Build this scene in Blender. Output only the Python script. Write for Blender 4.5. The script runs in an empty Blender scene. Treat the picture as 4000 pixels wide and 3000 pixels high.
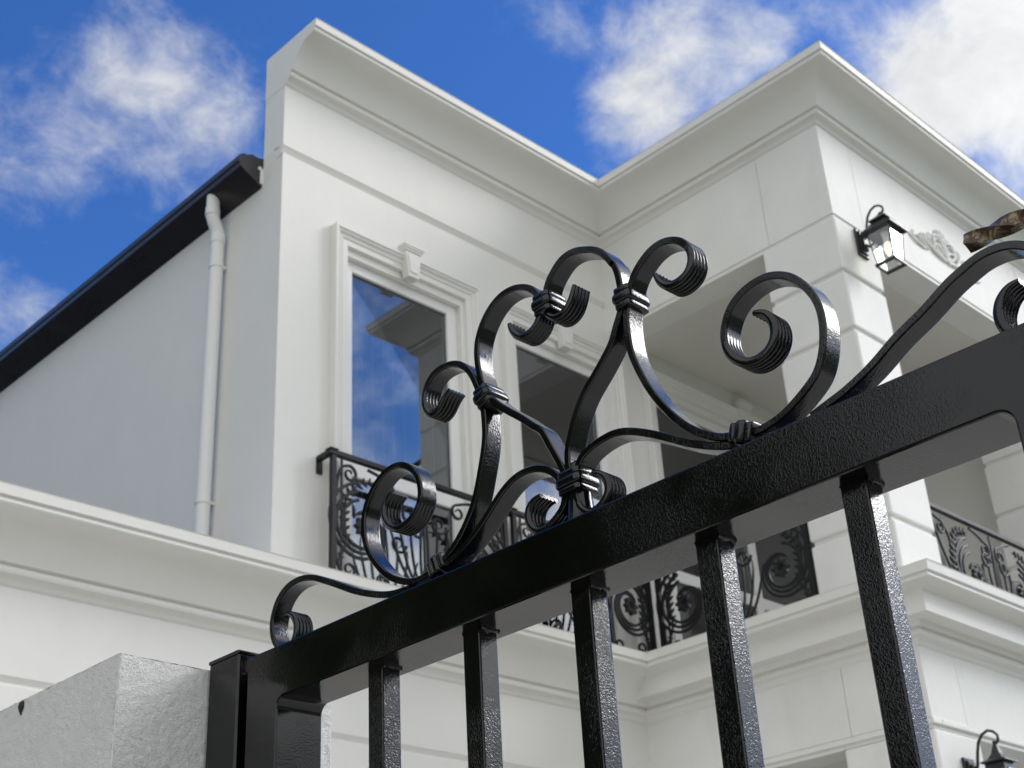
import bpy, bmesh, math, random
import numpy as np
from mathutils import Vector, Matrix, noise as mnoise

# ------------------------------------------------------------------ camera, sky, sun, exposure
scene = bpy.context.scene
col = scene.collection
YAW, PITCH, ROLL, FPX = math.radians(44.21539456), math.radians(28.21649352), math.radians(-3.44129615), 5443.93
EYE = Vector((0, 0, 1.5))
_f = Vector((math.cos(PITCH)*math.cos(YAW), math.cos(PITCH)*math.sin(YAW), math.sin(PITCH)))
_r = Vector((math.sin(YAW), -math.cos(YAW), 0)); _u = _r.cross(_f)
RIGHT = _r*math.cos(ROLL) + _u*math.sin(ROLL); UP = -_r*math.sin(ROLL) + _u*math.cos(ROLL); FWD = _f
cd = bpy.data.cameras.new('camera'); cam = bpy.data.objects.new('camera', cd); col.objects.link(cam)
m = Matrix.Identity(4)
for i in range(3):
    m[i][0], m[i][1], m[i][2], m[i][3] = RIGHT[i], UP[i], -FWD[i], EYE[i]
cam.matrix_world = m
cd.sensor_width = 36; cd.sensor_fit = 'HORIZONTAL'; cd.lens = 36*FPX/4000
cd.clip_start = 0.02; cd.clip_end = 2000
cd.dof.use_dof = True; cd.dof.focus_distance = 1.06; cd.dof.aperture_fstop = 26; cd.dof.aperture_blades = 0
scene.camera = cam

SUN_AZ, SUN_EL = math.radians(-31), math.radians(32)
SUN = Vector((math.cos(SUN_EL)*math.cos(SUN_AZ), math.cos(SUN_EL)*math.sin(SUN_AZ), math.sin(SUN_EL)))
ld = bpy.data.lights.new('sun', 'SUN'); ld.energy = 1.4; ld.angle = math.radians(22); ld.color = (1.0, 0.965, 0.91)
sun = bpy.data.objects.new('sun', ld); col.objects.link(sun)
sun.rotation_euler = (-SUN).to_track_quat('-Z', 'Y').to_euler()

SKY_STRENGTH, CLOUD_LEVEL = 0.078, 0.74
world = bpy.data.worlds.new('World'); scene.world = world; world.use_nodes = True
W = world.node_tree; W.nodes.clear()
def wn(t, **k):
    n = W.nodes.new(t)
    for a, b in k.items(): setattr(n, a, b)
    return n
def wl(a, b): W.links.new(a, b)
def wmath(op, a, b=None, clamp=False):
    n = wn('ShaderNodeMath', operation=op, use_clamp=clamp)
    for i, v in enumerate((a, b)):
        if v is None: continue
        if isinstance(v, (int, float)): n.inputs[i].default_value = v
        else: wl(v, n.inputs[i])
    return n.outputs[0]
def direction(px, py):          # compass direction of a point of the sky
    return (FWD + RIGHT*((px-2000)/FPX) - UP*((py-1500)/FPX)).normalized()
sky = wn('ShaderNodeTexSky', sky_type='NISHITA', sun_disc=False)
sky.sun_elevation = SUN_EL; sky.sun_rotation = math.radians(90) - SUN_AZ
sky.air_density = 1.0; sky.dust_density = 0.3; sky.ozone_density = 4.0; sky.altitude = 300
geo = wn('ShaderNodeTexCoord'); DIR = geo.outputs['Generated']
def dot(vec):
    n = wn('ShaderNodeVectorMath', operation='DOT_PRODUCT'); wl(DIR, n.inputs[0]); n.inputs[1].default_value = vec
    return n.outputs['Value']
def ramp(v, a, b, c, d, smooth=True):
    n = wn('ShaderNodeMapRange'); n.interpolation_type = 'SMOOTHSTEP' if smooth else 'LINEAR'
    wl(v, n.inputs['Value'])
    for i, x in zip(('From Min', 'From Max', 'To Min', 'To Max'), (a, b, c, d)): n.inputs[i].default_value = x
    return n.outputs['Result']
# cloud banks: compass direction, angular radius in degrees, weight
BANKS = [((200, 480), 5.6, 0.22), ((620, 560), 5.4, 0.15), ((540, 170), 3.2, 0.15), ((40, 540), 3.4, 0.10), ((900, 330), 3.6, 0.22), ((740, 720), 3.2, 0.12),
         ((20, 1250), 3.2, 0.30), ((2060, 80), 3.0, 0.27), ((1750, 420), 7.0, -0.16), ((60, 40), 4.0, -0.10),
         ((2430, 270), 4.2, 0.28), ((2760, 330), 5.0, 0.30), ((2440, 520), 3.4, 0.22), ((2940, 40), 4.2, 0.22), ((3250, 250), 2.4, -0.14),
         ((3700, 100), 6.0, 0.46), ((4100, 420), 7.0, 0.46), ((3480, 420), 4.0, 0.20)]
bias = None
for (px, py), rad, wt in BANKS:
    v = ramp(dot(direction(px, py)), math.cos(math.radians(rad)), math.cos(math.radians(rad*0.15)), 0, wt)
    bias = v if bias is None else wmath('ADD', bias, v)
# broken cloud over the whole sky, thicker towards the veiled sun
toward = dot(SUN)
bias = wmath('ADD', bias, ramp(toward, 0.70, 0.97, 0.0, 0.55))
back = dot(Vector((-0.72, -0.66, 0.20)).normalized())           # unseen cloud behind the camera, added to light the walls
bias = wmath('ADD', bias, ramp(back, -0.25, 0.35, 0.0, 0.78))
gap = dot(Vector((math.cos(math.radians(36))*math.cos(math.radians(-50)), math.cos(math.radians(36))*math.sin(math.radians(-50)), math.sin(math.radians(36)))))
bias = wmath('SUBTRACT', bias, ramp(gap, math.cos(math.radians(17)), math.cos(math.radians(8)), 0.0, 0.94))   # the blue break that the window mirrors
mp = wn('ShaderNodeMapping'); wl(DIR, mp.inputs['Vector']); mp.inputs['Scale'].default_value = (1, 1, 1.25); mp.inputs['Location'].default_value = (3.1, 1.7, 0.4)
n1 = wn('ShaderNodeTexNoise'); wl(mp.outputs[0], n1.inputs['Vector'])
n1.inputs['Scale'].default_value = 12.0; n1.inputs['Detail'].default_value = 9; n1.inputs['Roughness'].default_value = 0.60; n1.inputs['Distortion'].default_value = 0.5
n2 = wn('ShaderNodeTexNoise'); wl(mp.outputs[0], n2.inputs['Vector'])
n2.inputs['Scale'].default_value = 27; n2.inputs['Detail'].default_value = 8; n2.inputs['Roughness'].default_value = 0.64; n2.inputs['Distortion'].default_value = 0.35
dens = wmath('ADD', wmath('ADD', n1.outputs['Fac'], wmath('MULTIPLY', wmath('SUBTRACT', n2.outputs['Fac'], 0.5), 0.60)), bias)
mask = ramp(dens, 0.60, 1.36, 0.0, 1.0)
glow = wmath('MULTIPLY', wmath('POWER', wmath('MAXIMUM', toward, 0.0), 10.0), 2.8)
glow = wmath('ADD', glow, ramp(back, 0.0, 0.7, 0.0, 0.40))  # extra brightness on the unseen rear cloud, lifts the shaded walls
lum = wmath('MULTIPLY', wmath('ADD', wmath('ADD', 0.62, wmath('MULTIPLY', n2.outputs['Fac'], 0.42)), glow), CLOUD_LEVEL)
bgs = wn('ShaderNodeBackground'); bgc = wn('ShaderNodeBackground'); mix = wn('ShaderNodeMixShader'); wo = wn('ShaderNodeOutputWorld')
tint = wn('ShaderNodeMix', data_type='RGBA', blend_type='MULTIPLY'); tint.inputs[0].default_value = 1
wl(sky.outputs[0], tint.inputs[6]); tint.inputs[7].default_value = (0.68, 1.22, 2.00, 1)
wl(tint.outputs[2], bgs.inputs['Color']); bgs.inputs['Strength'].default_value = SKY_STRENGTH
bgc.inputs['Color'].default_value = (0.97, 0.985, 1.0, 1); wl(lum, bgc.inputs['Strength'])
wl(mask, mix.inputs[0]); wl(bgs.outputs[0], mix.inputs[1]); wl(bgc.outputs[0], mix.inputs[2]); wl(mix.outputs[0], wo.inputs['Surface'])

vs = scene.view_settings
vs.view_transform = 'Standard'; vs.look = 'None'; vs.gamma = 1; vs.use_curve_mapping = False; vs.exposure = 0.29

# ------------------------------------------------------------------ materials
def mat(name, base, rough=0.5, metal=0.0, spec=0.5, coat=0.0):
    mt = bpy.data.materials.new(name); mt.use_nodes = True
    b = mt.node_tree.nodes['Principled BSDF']
    b.inputs['Base Color'].default_value = (*base, 1); b.inputs['Roughness'].default_value = rough
    b.inputs['Metallic'].default_value = metal; b.inputs['Specular IOR Level'].default_value = spec
    b.inputs['Coat Weight'].default_value = coat; b.inputs['Coat Roughness'].default_value = 0.05
    return mt, mt.node_tree, b
def tex(nt, kind, scale, detail=2.0, rough=0.5, dist=0.0, vec='Object', mapscale=None):
    tc = nt.nodes.new('ShaderNodeTexCoord'); n = nt.nodes.new(kind)
    src = tc.outputs[vec]
    if mapscale:
        mp = nt.nodes.new('ShaderNodeMapping'); mp.inputs['Scale'].default_value = mapscale
        nt.links.new(src, mp.inputs['Vector']); src = mp.outputs[0]
    nt.links.new(src, n.inputs['Vector']); n.inputs['Scale'].default_value = scale
    for k, v in (('Detail', detail), ('Roughness', rough), ('Distortion', dist)):
        if k in n.inputs: n.inputs[k].default_value = v
    return n
def rng(nt, v, a, b, c, d):
    n = nt.nodes.new('ShaderNodeMapRange'); nt.links.new(v, n.inputs[0])
    for i, x in enumerate((a, b, c, d)): n.inputs[i+1].default_value = x
    return n.outputs[0]
def mth(nt, op, a, b):
    n = nt.nodes.new('ShaderNodeMath'); n.operation = op
    for i, v in enumerate((a, b)):
        if isinstance(v, (int, float)): n.inputs[i].default_value = v
        else: nt.links.new(v, n.inputs[i])
    return n.outputs[0]
def bump(nt, b, h, strength, dist, prev=None):
    n = nt.nodes.new('ShaderNodeBump'); n.inputs['Strength'].default_value = strength if isinstance(strength, (int, float)) else 1
    if not isinstance(strength, (int, float)): nt.links.new(strength, n.inputs['Strength'])
    n.inputs['Distance'].default_value = dist; nt.links.new(h, n.inputs['Height'])
    if prev is not None: nt.links.new(prev, n.inputs['Normal'])
    nt.links.new(n.outputs[0], b.inputs['Normal']); return n.outputs[0]
def mixcol(nt, b, fac, c1, c2, sock='Base Color'):
    n = nt.nodes.new('ShaderNodeMix'); n.data_type = 'RGBA'; nt.links.new(fac, n.inputs[0])
    n.inputs[6].default_value = (*c1, 1); n.inputs[7].default_value = (*c2, 1); nt.links.new(n.outputs[2], b.inputs[sock])

M = {}
# smooth acrylic wall paint, faint mottling and roller texture
def paint(name, c1, c2, rough, streak=0.5):
    mt, nt, b = mat(name, c1, rough, spec=0.35)
    n = tex(nt, 'ShaderNodeTexNoise', 1.9, 7, 0.66); s_ = tex(nt, 'ShaderNodeTexNoise', 5.0, 6, 0.62, mapscale=(1, 1, 0.22))
    fac = mth(nt, 'ADD', rng(nt, n.outputs['Fac'], 0.38, 0.72, 0, 0.75), rng(nt, s_.outputs['Fac'], 0.52, 0.78, 0, streak))
    mixcol(nt, b, fac, c1, c2)
    f = tex(nt, 'ShaderNodeTexNoise', 140, 3, 0.6); p = bump(nt, b, f.outputs['Fac'], 0.25, 0.004)
    g = tex(nt, 'ShaderNodeTexNoise', 7, 3, 0.5); bump(nt, b, g.outputs['Fac'], 0.14, 0.02, p)
    M[name] = mt
paint('wall_paint', (0.79, 0.778, 0.738), (0.750, 0.738, 0.702), 0.62, 0.35)
paint('moulding_paint', (0.79, 0.778, 0.738), (0.760, 0.748, 0.708), 0.5, 0.35)
paint('panel_paint', (0.81, 0.800, 0.765), (0.735, 0.728, 0.700), 0.6, 0.5)
paint('ceiling_paint', (0.72, 0.70, 0.64), (0.69, 0.67, 0.62), 0.7)
M['frame_white'] = mat('frame_white', (0.82, 0.81, 0.785), 0.32)[0]
M['pipe_white'] = mat('pipe_white', (0.82, 0.82, 0.80), 0.42)[0]
# trowelled cement render on the gate pier
mt, nt, b = mat('stucco', (0.80, 0.80, 0.785), 0.95, spec=0.08)
v = tex(nt, 'ShaderNodeTexNoise', 270, 2.5, 0.5, 2.0, mapscale=(1, 1, 1.5)); w_ = tex(nt, 'ShaderNodeTexNoise', 95, 3, 0.5, 0.4)
p = bump(nt, b, w_.outputs['Fac'], 0.3, 0.003); bump(nt, b, v.outputs['Fac'], 0.85, 0.0027, p)
g = tex(nt, 'ShaderNodeTexNoise', 14, 4, 0.6); mixcol(nt, b, rng(nt, g.outputs['Fac'], 0.4, 0.75, 0, 1), (0.81, 0.805, 0.785), (0.755, 0.755, 0.735)); M['stucco'] = mt
# black powder coat with orange peel that comes and goes
mt, nt, b = mat('black_enamel', (0.0022, 0.0022, 0.0026), 0.10, spec=0.5)
o = tex(nt, 'ShaderNodeTexNoise', 520, 1.6, 0.45, 1.1); pa = tex(nt, 'ShaderNodeTexNoise', 7, 3, 0.6)
st = rng(nt, pa.outputs['Fac'], 0.42, 0.68, 0.04, 0.34); bump(nt, b, o.outputs['Fac'], st, 0.0009)
nt.links.new(rng(nt, pa.outputs['Fac'], 0.35, 0.7, 0.07, 0.17), b.inputs['Roughness']); M['black_enamel'] = mt
# the square bars carry more orange peel
mt, nt, b = mat('bar_enamel', (0.0022, 0.0022, 0.0026), 0.10, spec=0.55)
o = tex(nt, 'ShaderNodeTexNoise', 500, 1.6, 0.45, 1.2); pa = tex(nt, 'ShaderNodeTexNoise', 16, 3, 0.6)
bump(nt, b, o.outputs['Fac'], rng(nt, pa.outputs['Fac'], 0.34, 0.64, 0.13, 0.42), 0.0010); M['bar_enamel'] = mt
# smoother enamel of the cast scrolls
mt, nt, b = mat('scroll_enamel', (0.0022, 0.0022, 0.0026), 0.09, spec=0.55)
o = tex(nt, 'ShaderNodeTexNoise', 480, 1.8, 0.5, 1.0); pa = tex(nt, 'ShaderNodeTexNoise', 24, 3, 0.6)
bump(nt, b, o.outputs['Fac'], rng(nt, pa.outputs['Fac'], 0.38, 0.64, 0.05, 0.38), 0.0009); M['scroll_enamel'] = mt
mt, nt, b = mat('wrought_iron', (0.010, 0.010, 0.011), 0.5, spec=0.35)
o = tex(nt, 'ShaderNodeTexNoise', 160, 3, 0.5); bump(nt, b, o.outputs['Fac'], 0.3, 0.002); M['wrought_iron'] = mt
mt, nt, b = mat('gutter_steel', (0.024, 0.021, 0.025), 0.30, coat=0.15)
o = tex(nt, 'ShaderNodeTexNoise', 5, 3, 0.5); nt.links.new(rng(nt, o.outputs['Fac'], 0.3, 0.7, 0.24, 0.42), b.inputs['Roughness']); M['gutter_steel'] = mt
M['lantern_metal'] = mat('lantern_metal', (0.012, 0.013, 0.016), 0.38)[0]
mt, nt, b = mat('roof_tile', (0.045, 0.045, 0.05), 0.7); o = tex(nt, 'ShaderNodeTexNoise', 6, 4, 0.6); bump(nt, b, o.outputs['Fac'], 0.4, 0.02); M['roof_tile'] = mt
# bronze paint rubbed to pale metal on the twisted bar
mt, nt, b = mat('worn_bronze', (0.06, 0.035, 0.022), 0.34, metal=0.35)
o = tex(nt, 'ShaderNodeTexNoise', 190, 5, 0.7, 0.6); mixcol(nt, b, rng(nt, o.outputs['Fac'], 0.50, 0.68, 0, 1), (0.07, 0.042, 0.026), (0.42, 0.32, 0.20))
bump(nt, b, o.outputs['Fac'], 0.4, 0.0006); M['worn_bronze'] = mt
# coated double glazing
def glass(name, refl, tint, rough=0.0):
    mt = bpy.data.materials.new(name); mt.use_nodes = True; nt = mt.node_tree; nt.nodes.clear()
    out = nt.nodes.new('ShaderNodeOutputMaterial'); mx = nt.nodes.new('ShaderNodeMixShader')
    gl = nt.nodes.new('ShaderNodeBsdfGlossy'); tr = nt.nodes.new('ShaderNodeBsdfTransparent'); fr = nt.nodes.new('ShaderNodeLayerWeight')
    fr.inputs['Blend'].default_value = 0.25
    gl.inputs['Roughness'].default_value = rough; gl.inputs['Color'].default_value = (0.92, 0.95, 1.0, 1)
    tr.inputs['Color'].default_value = (*tint, 1)
    nt.links.new(rng(nt, fr.outputs['Fresnel'], 0, 1, refl, 1.0), mx.inputs[0])
    nt.links.new(tr.outputs[0], mx.inputs[1]); nt.links.new(gl.outputs[0], mx.inputs[2]); nt.links.new(mx.outputs[0], out.inputs['Surface'])
    M[name] = mt
glass('window_glass', 0.17, (0.53, 0.55, 0.55))
glass('lantern_glass', 0.10, (0.93, 0.95, 0.94), 0.05)
mt, nt, b = mat('curtain_fabric', (0.70, 0.70, 0.68), 0.9, spec=0.1); M['curtain_fabric'] = mt
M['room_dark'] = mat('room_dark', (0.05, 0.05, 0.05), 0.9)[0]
M['room_floor'] = mat('room_floor', (0.12, 0.09, 0.07), 0.6)[0]
mt, nt, b = mat('bulb_glow', (1, 0.85, 0.4), 0.3)
b.inputs['Emission Color'].default_value = (1.0, 0.82, 0.34, 1); b.inputs['Emission Strength'].default_value = 2.2; M['bulb_glow'] = mt
mt, nt, b = mat('concrete', (0.36, 0.35, 0.33), 0.85)
o = tex(nt, 'ShaderNodeTexNoise', 0.9, 8, 0.62); mixcol(nt, b, rng(nt, o.outputs['Fac'], 0.35, 0.68, 0, 1), (0.55, 0.53, 0.485), (0.47, 0.45, 0.41))
f = tex(nt, 'ShaderNodeTexNoise', 90, 4, 0.6); bump(nt, b, f.outputs['Fac'], 0.4, 0.005); M['concrete'] = mt
mt, nt, b = mat('grass_ground', (0.07, 0.10, 0.035), 0.95)
o = tex(nt, 'ShaderNodeTexNoise', 0.6, 8, 0.65); mixcol(nt, b, rng(nt, o.outputs['Fac'], 0.35, 0.68, 0, 1), (0.06, 0.095, 0.03), (0.13, 0.13, 0.06)); M['grass_ground'] = mt
mt, nt, b = mat('asphalt', (0.05, 0.05, 0.052), 0.9); f = tex(nt, 'ShaderNodeTexNoise', 60, 5, 0.6); bump(nt, b, f.outputs['Fac'], 0.5, 0.01); M['asphalt'] = mt
mt, nt, b = mat('foliage', (0.05, 0.085, 0.025), 0.7); o = tex(nt, 'ShaderNodeTexNoise', 1.3, 4, 0.6)
mixcol(nt, b, rng(nt, o.outputs['Fac'], 0.35, 0.68, 0, 1), (0.04, 0.075, 0.02), (0.10, 0.12, 0.045)); M['foliage'] = mt
M['dirt_spot'] = mat('dirt_spot', (0.03, 0.028, 0.025), 0.8)[0]

# ------------------------------------------------------------------ mesh helpers
def obj(name, vf, material, parent=None, smooth=None, loc=None):
    me = bpy.data.meshes.new(name); me.from_pydata([tuple(v) for v in vf[0]], [], vf[1]); me.update()
    bm = bmesh.new(); bm.from_mesh(me); bmesh.ops.recalc_face_normals(bm, faces=bm.faces); bm.to_mesh(me); bm.free()
    if smooth == 30: smooth = None                      # chamfered boxes keep flat faces
    if smooth is not None:
        me.polygons.foreach_set('use_smooth', [True]*len(me.polygons)); me.set_sharp_from_angle(angle=math.radians(smooth))
    me.materials.append(M[material] if isinstance(material, str) else material)
    o = bpy.data.objects.new(name, me); col.objects.link(o)
    if parent is not None: o.parent = parent
    if loc is not None: o.location = loc
    return o
def tag(o, label, cat, group=None):
    o['label'] = label; o['category'] = cat
    if group: o['group'] = group
    return o
def thing(name, label, cat, group=None):
    o = bpy.data.objects.new(name, None); col.objects.link(o); o.empty_display_size = 0.2
    return tag(o, label, cat, group)
def box(x0, x1, y0, y1, z0, z1):
    v = [(x, y, z) for x in (x0, x1) for y in (y0, y1) for z in (z0, z1)]
    return v, [(0,1,3,2),(4,6,7,5),(0,4,5,1),(2,3,7,6),(0,2,6,4),(1,5,7,3)]
def bbox_(x0, x1, y0, y1, z0, z1, r):               # box with chamfered edges
    bm = bmesh.new(); v, f = box(x0, x1, y0, y1, z0, z1)
    bv = [bm.verts.new(p) for p in v]; [bm.faces.new([bv[i] for i in q]) for q in f]
    bmesh.ops.recalc_face_normals(bm, faces=bm.faces)
    bmesh.ops.bevel(bm, geom=bm.edges[:], offset=r, segments=2, affect='EDGES', profile=0.5)
    out = [tuple(p.co) for p in bm.verts]; bm.verts.index_update(); ff = [tuple(p.index for p in q.verts) for q in bm.faces]; bm.free()
    return out, ff
def join(*parts):
    V, F = [], []
    for v, f in parts:
        n = len(V); V += list(v); F += [tuple(i+n for i in q) for q in f]
    return V, F
def loft(rings, closed=True, caps=True):
    n = len(rings[0]); V = [tuple(p) for r in rings for p in r]; F = []
    for i in range(len(rings)-1):
        for j in range(n if closed else n-1):
            a = i*n+j; b = i*n+(j+1) % n; F.append((a, b, b+n, a+n))
    if caps and closed: F += [tuple(range(n))[::-1], tuple(range((len(rings)-1)*n, len(rings)*n))]
    return V, F
def tube(pts, rad, n=8, squash=None):                # round bar along 3-D points, rad may vary
    P = [Vector(p) for p in pts]; rings = []
    ref = None
    for i, p in enumerate(P):
        t = (P[min(i+1, len(P)-1)] - P[max(i-1, 0)]).normalized()
        if ref is None: ref = Vector((0, 0, 1)) if abs(t.z) < 0.9 else Vector((1, 0, 0))
        a = (ref - t*ref.dot(t)).normalized(); ref = a; b = t.cross(a)
        r = rad[i] if isinstance(rad, (list, tuple)) else rad
        rings.append([p + (a*math.cos(q*2*math.pi/n) + b*math.sin(q*2*math.pi/n))*r for q in range(n)])
    return loft(rings)
def catmull(P, ds, sm=0.0):                          # evenly spaced, lightly smoothed polyline through 2-D points
    P = np.array(P, float); keep = [0]
    for i in range(1, len(P)):
        if np.hypot(*(P[i]-P[keep[-1]])) > ds*1.2: keep.append(i)
    P = P[keep]; Q = np.vstack([2*P[0]-P[1], P, 2*P[-1]-P[-2]]); out = []
    for i in range(1, len(Q)-2):
        p0, p1, p2, p3 = Q[i-1:i+3]
        for t in np.linspace(0, 1, 12, endpoint=False):
            out.append(0.5*((2*p1)+(-p0+p2)*t+(2*p0-5*p1+4*p2-p3)*t*t+(-p0+3*p1-3*p2+p3)*t**3))
    out.append(P[-1]); out = np.array(out)
    s = np.concatenate([[0], np.cumsum(np.hypot(*np.diff(out, axis=0).T))]); n = max(4, int(s[-1]/ds))
    u = np.linspace(0, s[-1], n); R = np.stack([np.interp(u, s, out[:, k]) for k in (0, 1)], 1)
    if sm:
        w = int(sm/ds*3); k = np.exp(-0.5*(np.arange(-w, w+1)*ds/sm)**2); k /= k.sum()
        pad = np.vstack([2*R[0]-R[w:0:-1], R, 2*R[-1]-R[-2:-w-2:-1]]); R = np.stack([np.convolve(pad[:, k2], k, 'valid') for k2 in (0, 1)], 1)
    return R
def smoothstep(x): x = np.clip(x, 0, 1); return x*x*(3-2*x)

# ------------------------------------------------------------------ ground
def structure(o): o['kind'] = 'structure'; return o
structure(obj('ground', ([(-600,-600,-0.02),(600,-600,-0.02),(600,600,-0.02),(-600,600,-0.02)], [(0,1,2,3)]), 'grass_ground'))
structure(obj('driveway', box(0.55, 12, -4, 6.0, -0.10, 0.0), 'concrete'))
structure(obj('forecourt', box(-2.2, 0.55, 4.0, 5.4, -0.10, -0.004), 'concrete'))
structure(obj('pavement', box(-2.2, 0.55, -60, 4.0, -0.10, -0.004), 'concrete'))
structure(obj('road', box(-10.2, -2.2, -60, 60, -0.16, -0.12), 'asphalt'))

# ------------------------------------------------------------------ house
XS, YA, XB, YC = 4.568, 6.562, 7.948, 4.273       # side wall, window wall, porch side, porch front
XE = 11.512                                       # far end of the porch
PD, PW = 0.662, 0.562                             # pillar depth (y) and width (x)
ZT, ZL = 8.615, 4.425                             # cornice creases, upper and lower
house = thing('house', 'white two storey house with moulded cornices, pillared porch and black balcony railings', 'house')
H = lambda n, vf, m_, s=None: obj(n, vf, m_, house, s)

PROFILE = [(.371,.059),(.366,.056),(.360,.0),(.343,-.002),(.338,-.008),(.346,-.016),(.346,-.030),(.338,-.038),(.318,-.041),(.290,-.043),(.255,-.049),(.222,-.062),(.190,-.084),
           (.160,-.116),(.132,-.155),(.108,-.196),(.090,-.232),(.064,-.234),(.060,-.240),(.070,-.247),(.074,-.257),(.074,-.270),(.068,-.281),(.050,-.286),(.034,-.292),(.022,-.304),(.016,-.320),(.002,-.330)]
def cornice(path_for, zc, back, ztop):
    prof = [(back, ztop)] + [(o, zc+dz) for o, dz in PROFILE] + [(back, zc-.330)]
    return loft([list(r) for r in zip(*[[(x, y, z) for x, y in path_for(o)] for o, z in prof])], closed=True, caps=True)
up_path = lambda o: [(XS, YA-o), (XB-o, YA-o), (XB-o, YC-o), (XE+o, YC-o), (XE+o, YA+2)]
H('upper_cornice', cornice(up_path, ZT, -.238, ZT+.059), 'moulding_paint', 28)
lo_path = lambda o: [(-3, YA-o), (XB-o, YA-o), (XB-o, YC-o), (XE+o, YC-o), (XE+o, YA+2)]
H('lower_cornice', cornice(lo_path, ZL, -.238, ZL+.062), 'moulding_paint', 28)

def pierced(x0, x1, z0, z1, y, holes, depth):         # wall face at y (looking to -y) with openings and their reveals
    xs = sorted({x0, x1, *[h[0] for h in holes], *[h[1] for h in holes]}); zs = sorted({z0, z1, *[h[2] for h in holes], *[h[3] for h in holes]})
    V, F, ix = [], [], {}
    def vid(p):
        if p not in ix: ix[p] = len(V); V.append(p)
        return ix[p]
    for i in range(len(xs)-1):
        for j in range(len(zs)-1):
            cx, cz = (xs[i]+xs[i+1])/2, (zs[j]+zs[j+1])/2
            if any(h[0] < cx < h[1] and h[2] < cz < h[3] for h in holes): continue
            F.append([vid(p) for p in ((xs[i], y, zs[j]), (xs[i+1], y, zs[j]), (xs[i+1], y, zs[j+1]), (xs[i], y, zs[j+1]))])
    for a, b, c, d in holes:
        for p, q in (((a, c), (a, d)), ((a, d), (b, d)), ((b, d), (b, c)), ((b, c), (a, c))):
            F.append([vid((p[0], y, p[1])), vid((q[0], y, q[1])), vid((q[0], y+depth, q[1])), vid((p[0], y+depth, p[1]))])
    return V, F
WIN = 1.636
holes = [(5.13, 6.23, 4.56, 7.05), (5.13+WIN, 6.23+WIN, 4.56, 7.05), (8.46, 10.94, 4.50, 7.05)]
H('front_wall', pierced(XS+.002, XE, 4.40, 7.678, YA, holes, .16), 'wall_paint')
def vgroove(x0, x1, z0, z1, d=.032):                    # V joint: long slope facing down, short one facing up
    poly = [(YA+.0012, z1-.0005), (YA+d, z0+.026), (YA+d, z0+.022), (YA+.0012, z0+.0005), (YA+.10, z0-.015), (YA+.10, z1+.015)]
    return loft([[(x, y, z) for y, z in poly] for x in (x0, x1)])
H('string_groove', vgroove(XS+.002, XB+.02, 7.678, 7.748), 'moulding_paint')
H('frieze_wall', bbox_(XS+.002, XB+.04, YA, YA+.236, 7.748, ZT-.326, .003), 'wall_paint')
# side wall running back, with the end of the parapet above the eaves
sv = [(XS, YA+.001), (XS, 18.0), (XS+.2, 18.0), (XS+.2, YA+.24)]
H('side_wall', box(XS, XS+.2, YA+.0015, 18.0, 4.40, 7.66), 'wall_paint')
H('parapet_end', box(XS+.002, XS+.25, YA+.101, YA+.236, 7.66, 7.748), 'wall_paint')
H('lower_wall', box(-3, XB+.02, YA, YA+.2, 3.640, ZL-.326), 'wall_paint')
H('lower_wall', box(-3, XB+.02, YA, YA+.2, -0.1, 3.588), 'wall_paint')
H('lower_groove', vgroove(-3, XB+.02, 3.588, 3.640, .026), 'moulding_paint')
H('flat_roof', box(-3, XS, YA-.2, 18, ZL+.030, ZL+.050), 'roof_tile')
H('ledge_top', box(XS-.5, XE, YA-.25, YA+.1, ZL+.02, ZL+.0615), 'moulding_paint')
H('balcony_floor', box(XB-.22, XE+.2, YC-.22, YA+.1, ZL-.2, ZL+.061), 'moulding_paint')

# rooms behind the glass
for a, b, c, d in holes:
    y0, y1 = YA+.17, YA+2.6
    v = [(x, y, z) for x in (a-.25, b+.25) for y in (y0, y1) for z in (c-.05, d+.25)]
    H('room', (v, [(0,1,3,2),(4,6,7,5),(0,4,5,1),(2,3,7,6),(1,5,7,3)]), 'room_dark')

def frame_run(xa, xb, zb, zt, y, prof):               # mitred moulding round three sides; prof: (inset from outer edge, projection)
    rings = []
    for ins, pr in prof:
        rings.append([(xa+ins, y-pr, zb), (xa+ins, y-pr, zt-ins), (xb-ins, y-pr, zt-ins), (xb-ins, y-pr, zb)])
    return loft([list(r) for r in zip(*rings)], closed=True, caps=True)
ARCH = [(0, -.02), (0, .060), (.004, .066), (.022, .066), (.026, .056), (.034, .052), (.044, .056), (.050, .046), (.052, .040), (.066, .036), (.078, .040), (.082, .030), (.128, .030), (.132, .026), (.132, -.03)]
def keystone(cx, zb, zt, parent):
    o = lambda n, vf: obj(n, vf, 'moulding_paint', parent, 30)
    wb, wt = .050, .074
    def wedge(w0, w1, z0, z1, y0, y1):
        return ([(cx-w0, y0, z0), (cx+w0, y0, z0), (cx+w0, y1, z0), (cx-w0, y1, z0), (cx-w1, y0, z1), (cx+w1, y0, z1), (cx+w1, y1, z1), (cx-w1, y1, z1)],
                [(0,1,5,4), (1,2,6,5), (2,3,7,6), (3,0,4,7), (0,3,2,1), (4,5,6,7)])
    o('keystone', join(wedge(wb, wt, zb, zt-.055, YA-.088, YA-.02), wedge(wb-.016, wt-.020, zb+.035, zt-.085, YA-.096, YA-.08),
                       wedge(wt+.004, wt+.012, zt-.052, zt-.034, YA-.096, YA-.02), wedge(wt+.012, wt+.021, zt-.034, zt-.018, YA-.104, YA-.02), wedge(wt+.023, wt+.024, zt-.017, zt, YA-.110, YA-.02)))
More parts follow.
